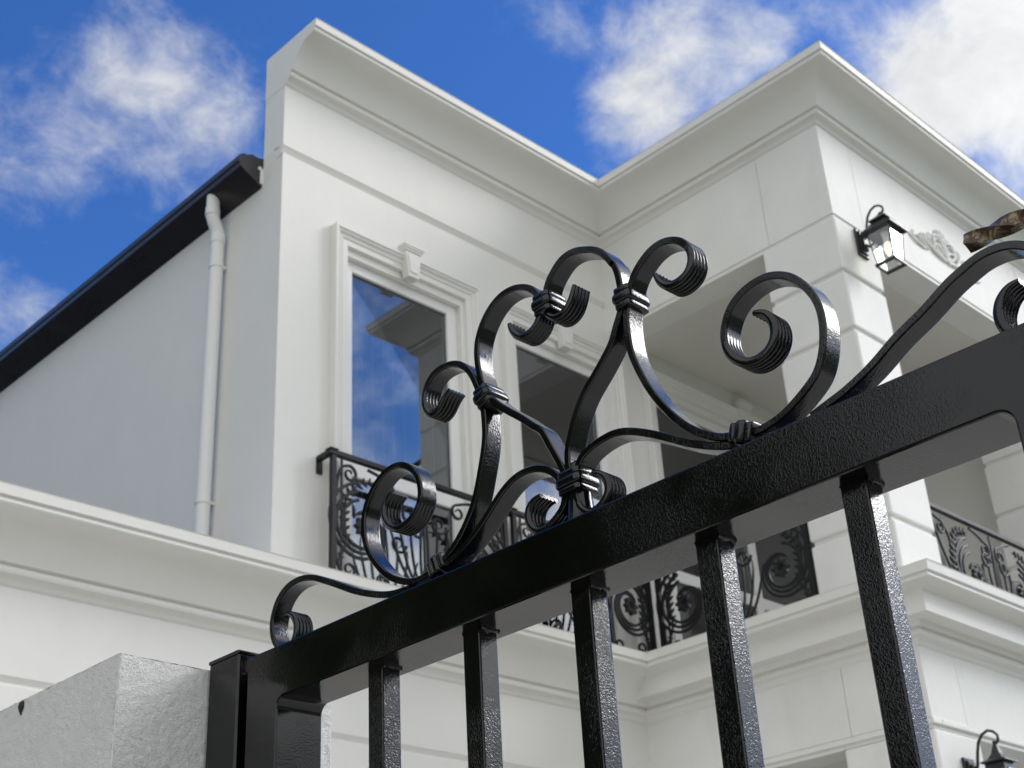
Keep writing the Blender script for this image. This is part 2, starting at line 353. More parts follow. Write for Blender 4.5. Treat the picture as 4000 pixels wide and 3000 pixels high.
def window(x0, x1, zb, zt, mullions, label):
    w = bpy.data.objects.new('window', None); col.objects.link(w); w.parent = house; w['label'] = label
    o = lambda n, vf, m_, s=None: obj(n, vf, m_, w, s)
    o('architrave', frame_run(x0-.130, x1+.168, zb, zt+.193, YA, ARCH), 'moulding_paint', 25)
    keystone((x0+x1)/2+.015, zt-.005, zt+.262, w)
    yf, fw = YA+.045, .098                              # frame face, frame width
    bars = [(x0, x0+fw, zb, zt), (x1-fw, x1, zb, zt)] + [(c-.05, c+.05, zb, zt) for c in mullions]
    for a, b, c, d in bars: o('jamb', bbox_(a, b, yf, yf+.07, c, d, .004), 'frame_white', 30)
    cols_ = [x0+fw] + [e for c in mullions for e in (c-.05, c+.05)] + [x1-fw]
    tr = 5.468                                          # transom
    for i in range(0, len(cols_), 2):
        a, b = cols_[i], cols_[i+1]
        o('head_rail', bbox_(a, b, yf+.001, yf+.07, zt-.082, zt, .004), 'frame_white', 30)
        o('transom', bbox_(a, b, yf+.001, yf+.07, tr-.10, tr, .004), 'frame_white', 30)
        o('sill_rail', bbox_(a, b, yf+.001, yf+.07, zb, zb+.09, .004), 'frame_white', 30)
        for c, d in ((tr, zt-.082), (zb+.09, tr-.10)):
            o('pane', box(a-.004, b+.004, yf+.030, yf+.036, c-.004, d+.004), 'window_glass')
            g = [(a, c), (b, c), (b, d), (a, d)]
            for k in range(4):
                p, q = g[k], g[(k+1) % 4]
                o('gasket', box(min(p[0], q[0])-.003, max(p[0], q[0])+.003, yf+.024, yf+.0295, min(p[1], q[1])-.003, max(p[1], q[1])+.003), 'gutter_steel')
    return w
window(*holes[0], [], 'tall white framed window reflecting blue sky')
window(*holes[1], [], 'tall white framed window reflecting the porch, next to the inner corner')
window(*holes[2], [9.70], 'dark glazed balcony door under the porch ceiling')

# porch: frieze panels, pillars of rusticated blocks, beams, ceilings
def prism(poly, z0, z1):
    return loft([[(x, y, z) for x, y in poly] for z in (z0, z1)])
def lshape(z0, z1, cut, name, t=.30):
    g = .0025; c = .434
    H(name, prism([(XB, YC), (XB+c-g, YC), (XB+c-g, YC+t), (XB+t, YC+t), (XB+t, cut-g), (XB, cut-g)], z0, z1), 'panel_paint')
    H(name, bbox_(XB, XB+t, cut+g, YA+.02, z0, z1, .003), 'panel_paint', 30)
    H(name, bbox_(XB+c+g, XE-c-g, YC, YC+t, z0, z1, .003), 'panel_paint', 30)
    H(name, prism([(XE, YC), (XE, cut-g), (XE-t, cut-g), (XE-t, YC+t), (XE-c+g, YC+t), (XE-c+g, YC)], z0, z1), 'panel_paint')
    H(name, bbox_(XE-t, XE, cut+g, YA+.02, z0, z1, .003), 'panel_paint', 30)
    for q in (box(XB+.012, XB+.05, cut-.03, cut+.03, z0+.002, z1-.002), box(XB+c-.03, XB+c+.03, YC+.012, YC+.05, z0+.002, z1-.002), box(XE-c-.03, XE-c+.03, YC+.012, YC+.05, z0+.002, z1-.002)): H('joint_backing', q, 'panel_paint')
lshape(7.452, ZT-.326, 4.862, 'frieze_panel')
lshape(3.640, ZL-.326, 4.862, 'frieze_panel')
for z0 in (7.418, 3.572):                               # recessed strip and drip bead under each frieze
    H('frieze_recess', join(box(XB+.010, XB+.28, YC+.010, YA+.01, z0+.0005, z0+.08), box(XB+.28, XE-.01, YC+.010, YC+.28, z0+.0005, z0+.08), box(XE-.28, XE-.01, YC+.28, YA, z0+.0005, z0+.08)), 'panel_paint')
    H('drip_bead', join(bbox_(XB+.006, XB+.03, YC+PD+.01, YA-.002, z0-.004, z0+.018, .004), bbox_(XB+PW+.01, XE-PW-.01, YC+.006, YC+.03, z0-.004, z0+.018, .004)), 'moulding_paint', 30)
H('lower_bead', join(bbox_(XB-.012, XB+.1, YC-.012, YA-.001, 3.598, 3.636, .006), bbox_(XB+.1, XE+.012, YC-.012, YC+.1, 3.598, 3.636, .006)), 'moulding_paint', 30)
H('porch_ceiling', box(XB+.02, XE-.02, YC+.02, YA+.05, 7.438, 7.46), 'ceiling_paint')
H('porch_ceiling', box(XB+.02, XE-.02, YC+.02, YA+.05, 3.600, 3.63), 'ceiling_paint')
H('porch_end_wall', box(XE-.14, XE-.03, YC+PD, YA+.01, -.1, 7.44), 'wall_paint')
def pillar(x0, zs):
    x1 = x0+PW; y0, y1 = YC, YC+PD
    H('pillar_core', box(x0+.022, x1-.022, y0+.022, y1-.022, zs[-1], zs[0]), 'panel_paint')
    for a, b in zip(zs, zs[1:]):
        H('pillar_block', bbox_(x0, x1, y0, y1, b+.019, a-(.019 if a != zs[0] else .0), .015), 'panel_paint', 30)
ZP = [7.418, 6.945, 6.451, 5.962, 5.476, 4.990, ZL+.045]
ZQ = [3.570, 3.08, 2.59, 2.10, 1.61, 1.12, 0.63, -0.1]
for x0 in (XB, XE-PW): pillar(x0, ZP); pillar(x0, ZQ)

# eaves gutter, roof and downpipe of the side wall
gp = [(4.378, 7.712), (4.372, 7.690), (4.374, 7.640), (4.384, 7.612), (4.42, 7.590), (4.50, 7.545), (4.545, 7.512), (4.566, 7.500), (4.566, 7.742), (4.52, 7.748), (4.47, 7.752), (4.42, 7.720)]
H('gutter', loft([[(x, y, z) for x, z in gp] for y in (6.803, 18.0)]), 'gutter_steel', 35)
H('gutter_bead', tube([(4.377, 6.805, 7.655), (4.377, 18.0, 7.655)], .017, 10), 'gutter_steel', 60)
H('gutter_bracket', join(bbox_(4.548, 4.572, 6.795, 6.806, 7.53, 7.66, .003), tube([(4.54, 6.79, 7.655), (4.54, 6.81, 7.655)], .014, 10)), 'pipe_white', 40)
H('roof', ([(4.40, 6.81, 7.73), (4.40, 18, 7.73), (9.2, 18, 8.60), (9.2, 6.81, 8.60)], [(0, 1, 2, 3)]), 'roof_tile')
pp = [(4.445, 7.235, 7.62), (4.445, 7.235, 7.56), (4.445, 7.235, 7.47), (4.449, 7.235, 7.43), (4.462, 7.235, 7.39), (4.482, 7.235, 7.345), (4.497, 7.235, 7.31), (4.501, 7.235, 7.28), (4.501, 7.235, 7.15), (4.501, 7.235, 4.45)]
H('downpipe', tube(pp, .048, 20), 'pipe_white', 40)
H('pipe_socket', tube([(4.445, 7.235, 7.50), (4.445, 7.235, 7.437)], .052, 20), 'pipe_white', 40)
H('pipe_socket', tube([(4.501, 7.235, 7.30), (4.501, 7.235, 7.22)], .052, 20), 'pipe_white', 40)
for zc in (7.02, 5.20):
    H('pipe_clip', loft([[(4.501+math.cos(a)*r_, 7.235+math.sin(a)*r_, z) for a in [i*math.pi/12 for i in range(24)]] for r_, z in ((.049, zc-.012), (.054, zc-.011), (.054, zc+.011), (.049, zc+.012))]), 'pipe_white', 40)
    H('clip_lug', bbox_(4.540, 4.568, 7.20, 7.27, zc-.008, zc+.008, .003), 'pipe_white', 30)

# plaster crest on the porch front, built from curling leaves
def crest(cx, zb, y):
    leaves = []
    def curl(x0, z0, ang, ln, turn, r0, r1, n=16):
        pts, rad = [], []; x, z, a = x0, z0, ang
        for i in range(n):
            t = i/(n-1); pts.append((cx+(x-cx)*1.12, y-.002-.010*math.sin(math.pi*min(1, t*1.1)), z)); rad.append((r0*(1-t)+r1*t)*.66)
            a += turn/n*(0.3+1.7*t); x += math.cos(a)*ln/n; z += math.sin(a)*ln/n
        rad[-1] *= 0.7; leaves.append(tube(pts, rad, 7))
    for s in (-1, 1):
        f = lambda a: a if s == 1 else math.pi-a
        curl(cx+s*.02, zb+.02, f(0.05), .36, s*1.0, .030, .016); curl(cx+s*.05, zb+.05, f(.35), .46, s*5.2, .024, .010, 26)
        curl(cx+s*.26, zb+.03, f(.15), .34, s*5.6, .022, .009, 24); curl(cx+s*.30, zb+.015, f(-.05), .30, s*.9, .020, .008)
        curl(cx+s*.02, zb+.08, f(1.05), .30, -s*4.4, .026, .010, 22); curl(cx+s*.12, zb+.10, f(.9), .24, s*4.8, .020, .008, 20)
        curl(cx+s*.20, zb+.12, f(.75), .17, s*3.0, .017, .006); curl(cx+s*.36, zb+.07, f(.9), .14, -s*3.2, .016, .006); curl(cx+s*.45, zb+.06, f(.8), .12, s*3.0, .014, .005)
        curl(cx+s*.015, zb+.16, f(1.3), .20, s*3.6, .022, .008, 18); curl(cx+s*.04, zb+.22, f(1.1), .14, s*3.4, .016, .006)
    for k in range(7):
        a = math.pi/2+(k-3)*.33; curl(cx+math.cos(a)*.03, zb+.19+math.sin(a)*.03, a, .13, (k-3)*.25, .012, .020, 10)
    curl(cx, zb+.02, math.pi/2, .19, 0, .035, .028, 10)
    return join(*leaves)
H('crest', crest(9.70, 7.715, YC), 'panel_paint', 60)

# ------------------------------------------------------------------ curtains behind the glass
def curtain(x0, x1, label):
    xs = np.arange(x0, x1, .006); y = YA+.20+.034*np.sin(xs*58+np.sin(xs*9)*1.4)+.010*np.sin(xs*131)
    V = [(a, b+(.012 if z < 5 else 0), z) for z in (4.58, 5.8, 7.10) for a, b in zip(xs, y)]; n = len(xs)
    F = [(r*n+i, r*n+i+1, r*n+n+i+1, r*n+n+i) for r in (0, 1) for i in range(n-1)]
    tag(obj('curtain', (V, F), 'curtain_fabric', None, 60), label, 'curtain', 'curtains behind the upper windows')
curtain(5.16, 6.20, 'sheer pleated curtain behind the window that reflects blue sky')
curtain(5.16+WIN, 6.20+WIN, 'sheer pleated curtain behind the window nearest the inner corner')
curtain(8.5, 9.0, 'gathered curtain at the edge of the dark balcony door')

# ------------------------------------------------------------------ balcony railings
def railing(label, O, U, N, L, Ht, seed):
    """O: foot of the first post, U: run direction, N: towards the house, L: length, Ht: height"""
    rnd = random.Random(seed); O, U, N = Vector(O), Vector(U), Vector(N); Zv = Vector((0, 0, 1))
    r = thing('balcony_railing', label, 'railing', 'wrought iron balcony railings'); r.location = O
    P = lambda u, v, n=0.0: U*u + Zv*v + N*n
    def bar(name, u0, u1, v0, v1, n0, n1):
        v = [P(u, v_, n) for u in (u0, u1) for n in (n0, n1) for v_ in (v0, v1)]
        obj(name, (v, box(0, 1, 0, 1, 0, 1)[1]), 'wrought_iron', r)
    def sweep(name, pts, w=.014, t=.0085, taper=0.35):
        pts = catmull(pts, .012); n = len(pts); rings = []
        for i in range(n):
            a = pts[min(i+1, n-1)]-pts[max(i-1, 0)]; a = a/np.hypot(*a); q = (-a[1], a[0]); k = t*(1 if i < n*.7 else 1-(1-taper)*(i-n*.7)/(n*.3))
            rings.append([P(pts[i][0]+q[0]*k*c, pts[i][1]+q[1]*k*c, d) for c, d in ((-1, -w/2), (-1, w/2), (-.5, w/2+.002), (.5, w/2+.002), (1, w/2), (1, -w/2), (.5, -w/2-.002), (-.5, -w/2-.002))])
        obj(name, loft(rings), 'wrought_iron', r, 50)
    def curl(u, v, R, a0, turns, sgn, tail=None):
        pts = [(u+math.cos(a0+sgn*t*turns*2*math.pi)*R*(1-.72*t), v+math.sin(a0+sgn*t*turns*2*math.pi)*R*(1-.72*t)) for t in np.linspace(0, 1, 26)]
        sweep('scroll', (tail or []) + pts)
    def rosette(u, v, R):
        rings = []
        for d, f in ((-.006, .2), (-.026, .45), (-.030, .75), (-.022, 1.0), (.004, .95), (.016, .4)):
            rings.append([P(u+math.cos(a)*R*f*(1+.16*math.cos(8*a)), v+math.sin(a)*R*f*(1+.16*math.cos(8*a)), d) for a in [i*2*math.pi/48 for i in range(48)]])
        obj('rosette', loft(rings), 'wrought_iron', r, 40)
    def leaf_run(pts, s=.018):
        pts = catmull(pts, .048); parts = []
        for i in range(1, len(pts)-1):
            a = pts[i+1]-pts[i-1]; a = a/np.hypot(*a); q = np.array((-a[1], a[0])); R = s*(.7+.6*math.sin(math.pi*i/len(pts)))
            for sg in (-1, 1):
                tip = pts[i]+q*sg*R*1.9+a*R*1.1; parts.append(tube([P(*pts[i]), P(*((pts[i]*.4+tip*.6))), P(*tip)], [R*.55, R*.5, R*.12], 6))
        obj('leaf', join(*parts), 'wrought_iron', r, 60); sweep('scroll', pts, .012, .006)
    bar('top_rail', -.02, L+.02, Ht-.030, Ht, -.021, .021)
    bar('post', 0, .034, -.06, Ht-.036, -.017, .017); bar('post', L-.034, L, -.06, Ht-.036, -.017, .017)
    bar('bottom_rail', .034, L-.034, .03, .048, -.008, .008)
    bar('cap', -.026, .04, Ht, Ht+.006, -.030, .030)
    for s in (0, 1):
        m_ = (lambda u: u) if s == 0 else (lambda u: L-u); S = lambda pts: [(m_(a), b) for a, b in pts]
        for cu, cv in ([(.255, .44)] if L < 2 else [(.255, .44), (.86, .44)]):
            if cu < .3: bar('stay', *sorted((m_(.080), m_(.092))), .048, Ht-.036, -.006, .006)
            for k, (R0, a_end) in enumerate(((.300, 1.02), (.240, 1.0), (.185, .97))):
                pts = [(cu+math.cos(t)*rr, cv+math.sin(t)*rr) for t, rr in ((math.radians(100)+f*math.radians(395*a_end), R0*(1-f)+.085*f) for f in np.linspace(0, 1, 44))]
                sweep('scroll', S(pts), .016, .0105)
            rosette(m_(cu), cv, .066)
            if cu > .3:
                leaf_run(S([(cu-.42, .06), (cu-.30, .22), (cu-.30, .50), (cu-.20, .74), (cu, .80)]), .020)
                sweep('scroll', S([(cu-.50, .80), (cu-.44, .60), (cu-.34, .40), (cu-.20, .16), (cu-.02, .06)]), .014, .0085)
                sweep('scroll', S([(cu-.38, .82), (cu-.30, .70), (cu-.26, .50), (cu-.16, .28)]), .014, .0085)
                curl(m_(cu+.24), Ht-.20, .075, math.pi*.5, 1.4, -1 if s == 0 else 1, S([(cu+.05, Ht-.06), (cu+.15, Ht-.085)]))
        curl(m_(.150), Ht-.13, .058, math.pi*(.5 if s == 0 else .5), 1.25, -1 if s == 0 else 1, S([(.040, Ht-.30), (.050, Ht-.20), (.085, Ht-.10)]))
        curl(m_(.145), .135, .052, math.pi*1.5, 1.2, 1 if s == 0 else -1, S([(.040, .30), (.045, .20), (.09, .10)]))
        curl(m_(.40), .115, .050, math.pi*1.5, 1.2, 1 if s == 0 else -1, S([(.20, .055), (.30, .06)]))
        curl(m_(.46), Ht-.16, .060, math.pi*.5, 1.3, -1 if s == 0 else 1, S([(.30, Ht-.06), (.38, Ht-.075)]))
        leaf_run(S([(.055, .16), (.12, .30), (.11, .48), (.13, .62), (.24, .74), (.36, .78)]))
        for k in range(4): sweep('fan_bar', S([(L*.5-.008*k, .055), (L*.5-.03-.055*k, .26), (L*.5-.03-.085*k, .48), (L*.5-.015-.095*k, .70-.06*k)]), .012, .0075)
        curl(m_(L*.5-.13), .62, .07, 0, 1.3, 1 if s == 0 else -1)
    bar('fan_bar', L/2-.006, L/2+.006, .04, Ht-.05, -.006, .006)
    return r
ZR = ZL+.062
r1 = railing('black scrolled railing in front of the window that reflects blue sky', (4.920, 6.432, ZR), (1, 0, 0), (0, 1, 0), 1.545, .915, 1)
r2 = railing('black scrolled railing in front of the window nearest the inner corner', (6.522, 6.432, ZR), (1, 0, 0), (0, 1, 0), 1.462, .915, 2)
r3 = railing('black scrolled railing on the side of the porch, left of the pillar', (8.012, 6.385, ZR), (0, -1, 0), (1, 0, 0), 1.405, .915, 3)
r4 = railing('black scrolled railing on the front of the porch, right of the pillar', (8.518, 4.470, ZR), (1, 0, 0), (0, 1, 0), 2.424, .905, 4)
for r_, u in ((r1, 0.0), (r1, 1.545), (r2, 0.0)):       # short returns that carry the rails to the wall
    obj('return_rail', box(u-.018, u+.018, .026, .128, .880, .914), 'wrought_iron', r_)
    obj('wall_fixing', box(u-.022, u+.022, .116, .129, .79, .90), 'wrought_iron', r_)

# ------------------------------------------------------------------ wall lanterns
def lantern(label, z, bell):
    r = thing('wall_lantern', label, 'lantern', 'lanterns on the porch pillar'); r.location = (8.27, YC, z)
    o = lambda n, vf, m_='lantern_metal', s=None: obj(n, vf, m_, r, s)
    Y0 = -.213
    o('back_plate', join(bbox_(-.066, .066, -.022, 0, .005, .245, .006), bbox_(-.046, .046, -.036, -.02, .025, .225, .006), bbox_(-.028, .028, -.052, -.034, .05, .20, .006)), s=30)
    o('arm', tube([(0, -.045, .145), (0, -.070, .19), (0, -.085, .26), (0, -.105, .325), (0, -.140, .368), (0, -.180, .384), (0, -.215, .372), (0, -.240, .345), (0, -.240, .315), (0, -.222, .298), (0, -.204, .304)], [.011, .010, .010, .0095, .009, .009, .009, .009, .0095, .011, .013], 10), s=60)
    o('arm_scroll', tube([(0, -.045, .10), (0, -.075, .07), (0, -.105, .075), (0, -.115, .10), (0, -.10, .118)], [.010, .010, .010, .010, .012], 8), s=60)
    def sq(h, zz): return [(-h, Y0-h, zz), (h, Y0-h, zz), (h, Y0+h, zz), (-h, Y0+h, zz)]
    if bell:
        o('roof', loft([sq(h, zz) for h, zz in ((.070, -.02), (.135, -.015), (.132, -.005), (.105, .03), (.080, .075), (.066, .125), (.062, .165), (.060, .172), (.085, .178), (.083, .186), (.050, .200), (.028, .232), (.014, .280), (.008, .298))]), s=30)
    else:
        o('roof', loft([sq(h, zz) for h, zz in ((.06, .121), (.128, .121), (.128, .137), (.118, .142), (.060, .212), (.058, .222), (.074, .224), (.074, .232), (.030, .272), (.012, .296), (.010, .302))]), s=25)
    o('base', join(*[bbox_(*b, .004) for b in ((-.086, .086, Y0-.086, Y0-.066, -.178, -.152), (-.086, .086, Y0+.066, Y0+.086, -.178, -.152), (-.086, -.066, Y0-.066, Y0+.066, -.177, -.153), (.066, .086, Y0-.066, Y0+.066, -.177, -.153))]), s=30)
    for sx in (-1, 1):
        for sy in (-1, 1):
            o('corner_bar', tube([(sx*.070, Y0+sy*.070, -.155), (sx*.096, Y0+sy*.096, .122)], .0055, 6))
    c = [(-1, -1), (1, -1), (1, 1), (-1, 1)]
    for k in range(4):
        (a, b), (d, e) = c[k], c[(k+1) % 4]
        o('pane', ([(a*.068, Y0+b*.068, -.153), (d*.068, Y0+e*.068, -.153), (d*.094, Y0+e*.094, .121), (a*.094, Y0+b*.094, .121)], [(0, 1, 2, 3)]), 'lantern_glass')
    o('lamp_holder', tube([(0, Y0, .12), (0, Y0, .06), (0, Y0, .03)], [.03, .022, .018], 12), 'frame_white', 50)
    o('bulb', loft([[(math.cos(i*math.pi/8)*q, Y0+math.sin(i*math.pi/8)*q, zz) for i in range(16)] for q, zz in ((.010, .035), (.018, .01), (.022, -.02), (.019, -.05), (.010, -.075), (.002, -.088))]), 'bulb_glow', 60)
lantern('black four sided lantern with clear panes and a lit bulb beside the plaster crest', 7.172, False)
lantern('black lantern with a flared bell roof on the ground floor pillar', 3.172, True)

# ------------------------------------------------------------------ gate leaf
XF, XK = 0.750, 0.803                                   # front and back of the 50 mm frame
gate = thing('gate', 'glossy black steel gate with square bars and scrolled cresting', 'gate'); gate.location = (XF, 1.11, 0.0)
def G(n, vf, m_='black_enamel', s=30, parent=None):
    o = obj(n, ([(Vector(p)-gate.location) if parent is None else p for p in vf[0]], vf[1]), m_, gate if parent is None else parent, s); return o
def frame():                                            # top rail and both stiles, welded, with radiused inner corners
    yL, yl, yr, yR, zt, zb, z0, r = 1.1098, 1.060, .312, .2625, 1.9195, 1.869, .12, .011
    inner = [(yl, z0)] + [(yl-(r-r*math.cos(a)), zb-r+r*math.sin(a)) for a in [i*math.pi/2/8 for i in range(9)]]
    inner += [(yr+(r-r*math.sin(a)), zb-r+r*math.cos(a)) for a in [i*math.pi/2/8 for i in range(9)]] + [(yr, z0)]
    poly = [(yL, z0), (yL, zt), (yR, zt), (yR, z0)] + inner[::-1]
    bm = bmesh.new(); va = [bm.verts.new((XF, y, z)) for y, z in poly]; vb = [bm.verts.new((XK, y, z)) for y, z in poly]; n = len(poly)
    rim = []
    for i in range(n): bm.faces.new((va[i], va[(i+1) % n], vb[(i+1) % n], vb[i]))
    bm.faces.new(va); bm.faces.new(vb[::-1]); bmesh.ops.recalc_face_normals(bm, faces=bm.faces)
    ed = [e for e in bm.edges if e.verts[0].co.x == e.verts[1].co.x] + [e for e in bm.edges if e.verts[0].co.x != e.verts[1].co.x and e.verts[0].co.z > 1.9]
    bmesh.ops.bevel(bm, geom=ed, offset=.0018, segments=2, affect='EDGES', profile=0.5); bmesh.ops.triangulate(bm, faces=[f for f in bm.faces if len(f.verts) > 6])
    bm.verts.index_update(); out = [tuple(v.co) for v in bm.verts]; ff = [tuple(v.index for v in f.verts) for f in bm.faces]; bm.free(); return out, ff
G('frame', frame(), s=12)
G('bottom_rail', bbox_(XF+.0008, XK-.0008, .3125, 1.0595, .14, .190, .0022))
G('middle_rail', bbox_(XF+.0008, XK-.0008, .3125, 1.0595, .95, 1.0, .0022))
def weld(x0, x1, y, z, r, sgn, seed):                   # lumpy bead
    rnd = random.Random(seed); rings = []
    for i in range(9):
        x = x0+(x1-x0)*i/8; q = r*(.75+.5*rnd.random())
        rings.append([(x, y+sgn*math.cos(a)*q*.62*(.7+.5*rnd.random()), z-math.sin(a)*q*1.25*(.7+.5*rnd.random())+.0012) for a in [k*math.pi/2/4 for k in range(5)]] + [(x, y-sgn*.002, z+.003)])
    return loft(rings)
pw, xc = .0205, (XF+XK)/2
for k in range(1, 6):
    y = 1.060-.1248*k
    G('bar', bbox_(xc-pw/2, xc+pw/2, y-pw/2, y+pw/2, .188, 1.8705, .0014), 'bar_enamel')
    G('weld', join(weld(xc-pw/2+.001, xc+pw/2+.0015, y-pw/2, 1.8695, .0034, -1, k), weld(xc-pw/2+.001, xc+pw/2+.0015, y+pw/2, 1.8695, .0026, 1, k+20)), s=70)

SCROLLS = {
    'S1': [(889.6, 1929.2),(912.5, 1931.1),(937.0, 1937.8),(962.1, 1947.8),(988.1, 1960.9),(1009.6, 1972.2),(1026.1, 1980.4),(1039.5, 1984.9),(1051.9, 1987.5),(1065.5, 1987.3),(1077.9, 1983.4),(1088.0, 1975.6),(1093.9, 1965.8),(1096.9, 1954.4),(1095.5, 1943.4),(1090.4, 1932.2),(1082.3, 1924.5),(1070.8, 1920.8),(1062.0, 1924.0),(1057.3, 1931.7),(1055.9, 1941.0),(1059.0, 1949.5),(1066.6, 1956.9),(1075.1, 1957.2)],
    'S2': [(910.4, 2029.9),(919.2, 2025.5),(923.7, 2017.7),(923.5, 2009.3),(916.3, 1998.1),(905.8, 1992.0),(895.4, 1991.5),(884.9, 1994.4),(877.0, 2000.8),(872.3, 2009.1),(871.9, 2020.9),(876.0, 2034.4),(884.8, 2045.1),(896.5, 2052.8),(909.9, 2055.8),(923.5, 2053.6),(935.9, 2046.6),(945.7, 2035.8),(952.0, 2023.7),(953.5, 2008.1),(950.1, 1990.3),(942.0, 1974.8),(928.8, 1959.0),(912.0, 1945.4),(892.9, 1936.6),(876.6, 1933.8),(861.7, 1935.7),(850.5, 1939.1),(838.2, 1944.7),(825.8, 1952.7),(814.5, 1963.7),(805.5, 1976.2),(798.8, 1989.5),(793.2, 2005.1),(788.0, 2022.7),(784.5, 2039.4),(784.1, 2049.7),(784.6, 2063.7),(787.0, 2075.8),(791.5, 2091.0),(796.8, 2103.9),(802.7, 2113.3),(811.7, 2122.3),(822.8, 2128.3),(834.3, 2130.7),(846.0, 2129.8),(855.0, 2125.2),(861.3, 2116.7),(863.6, 2107.4),(861.9, 2098.0),(855.4, 2088.1),(845.7, 2088.1),(839.3, 2093.1),(833.7, 2099.4),(826.9, 2102.7)],
    'S3': [(876.8, 1928.3),(861.9, 1929.8),(848.3, 1933.3),(831.2, 1939.1),(813.1, 1946.9),(794.9, 1958.0),(774.1, 1974.8),(759.9, 1983.4),(747.2, 1987.4),(733.9, 1987.7),(721.1, 1984.0),(709.8, 1977.5),(701.1, 1968.1),(695.9, 1956.4),(695.9, 1946.6),(699.6, 1940.6),(705.2, 1936.0),(714.1, 1930.9),(725.9, 1929.2),(735.0, 1935.5),(738.7, 1945.7),(736.6, 1954.2),(729.7, 1959.2),(721.0, 1959.9)],
    'S4': [(692.9, 1945.5),(691.9, 1955.0),(693.3, 1967.0),(698.8, 1981.4),(705.4, 1994.4),(710.9, 2005.9),(717.3, 2019.2),(724.3, 2024.1),(738.4, 2037.6),(754.5, 2051.5),(768.4, 2064.7),(778.3, 2077.1),(783.5, 2087.7),(786.9, 2099.7),(789.6, 2113.0),(790.0, 2124.0),(788.9, 2134.5),(788.8, 2132.7),(786.5, 2141.1),(782.7, 2149.0),(777.1, 2156.7),(769.3, 2163.4),(759.7, 2168.4),(749.6, 2170.2),(738.8, 2169.4),(727.5, 2165.3),(718.3, 2159.3),(711.9, 2151.9),(708.3, 2143.7),(707.4, 2134.6),(709.4, 2126.4),(712.9, 2120.2),(719.3, 2116.1),(727.2, 2114.8),(735.7, 2117.6),(742.2, 2124.9),(745.9, 2132.0),(745.9, 2135.2)],
    'S6': [(688.9, 1944.1),(688.4, 1953.7),(689.7, 1967.3),(689.2, 1986.6),(686.1, 1996.3),(680.6, 2009.4),(674.2, 2020.5),(665.6, 2032.4),(655.2, 2041.8),(642.6, 2052.9),(630.9, 2065.1),(626.3, 2075.6),(620.6, 2084.8),(616.8, 2094.3),(615.9, 2105.3),(616.8, 2116.6),(618.5, 2128.4),(622.7, 2139.6),(620.8, 2133.9),(626.0, 2143.5),(632.8, 2153.3),(641.7, 2160.9),(650.9, 2165.9),(662.0, 2170.5),(672.0, 2171.3),(680.7, 2169.2),(689.5, 2162.5),(695.1, 2157.3),(698.4, 2151.0),(701.0, 2143.7),(702.2, 2135.7),(700.9, 2126.6),(694.5, 2117.9),(686.3, 2115.5),(679.6, 2116.5),(674.2, 2120.9),(669.3, 2128.4),(665.5, 2137.0)],
    'S7': [(578.6, 2104.4),(577.4, 2099.8),(573.8, 2093.4),(568.0, 2087.9),(560.3, 2086.1),(553.1, 2087.1),(547.0, 2089.9),(542.9, 2095.7),(541.4, 2103.4),(543.0, 2112.2),(548.9, 2120.9),(556.8, 2126.7),(567.4, 2130.2),(577.1, 2129.9),(586.5, 2126.6),(594.0, 2121.5),(599.9, 2116.4),(604.6, 2109.3),(607.8, 2102.1),(611.4, 2091.8),(613.8, 2078.3),(614.0, 2070.5),(613.5, 2058.1),(612.0, 2046.2),(607.9, 2031.7),(602.0, 2016.6),(594.5, 2001.1),(585.3, 1985.1),(575.9, 1972.6),(564.9, 1960.3),(552.2, 1949.9),(537.7, 1941.8),(526.1, 1939.0),(512.5, 1935.0),(499.4, 1934.3),(482.5, 1937.9),(465.0, 1946.2),(451.1, 1955.8),(445.9, 1963.2),(442.0, 1971.5),(439.2, 1981.5),(437.5, 1992.1),(437.7, 2003.7),(439.9, 2014.1),(443.6, 2023.5),(449.2, 2032.8),(455.8, 2040.6),(463.0, 2045.9),(471.7, 2050.3),(480.9, 2052.4),(490.7, 2052.0),(499.6, 2049.6),(507.6, 2045.4),(513.8, 2039.8),(518.2, 2032.7),(521.4, 2025.0),(522.3, 2017.5),(521.2, 2009.8),(517.9, 2001.7),(512.4, 1995.1),(505.4, 1990.6),(498.2, 1988.3),(491.1, 1989.3),(485.0, 1991.8),(480.1, 1996.6),(477.4, 2003.0),(476.8, 2009.8),(478.8, 2016.6),(482.3, 2022.1),(486.8, 2025.5),(492.3, 2026.9)],
    'S9': [(528.2, 1931.5),(538.8, 1934.8),(551.8, 1940.6),(568.3, 1949.2),(585.1, 1959.6),(602.3, 1970.3),(620.4, 1979.0),(634.5, 1983.7),(647.3, 1984.6),(659.6, 1982.8),(669.1, 1979.8),(677.9, 1974.8),(680.5, 1965.6),(684.6, 1955.6),(684.7, 1944.3),(679.7, 1933.7),(671.4, 1926.9),(662.4, 1927.0),(652.9, 1932.4),(648.7, 1940.4),(650.0, 1948.8),(656.2, 1955.9),(663.8, 1959.3)],
    'S10': [(459.0, 1927.7),(444.3, 1931.8),(428.3, 1936.0),(408.8, 1944.2),(388.8, 1955.5),(376.2, 1961.6),(364.4, 1966.9),(352.5, 1973.2),(340.7, 1979.4),(329.5, 1983.5),(318.8, 1985.7),(308.6, 1986.5),(299.1, 1985.3),(290.1, 1982.0),(285.3, 1979.5)],
    'S10b': [(309.6, 1931.4),(312.6, 1938.9),(313.6, 1947.1),(311.8, 1952.5),(308.1, 1955.9),(302.6, 1958.4),(295.6, 1959.7)],
}
X0, WD, TH = .767, .0192, .0064                         # scroll bars: front, width, thickness
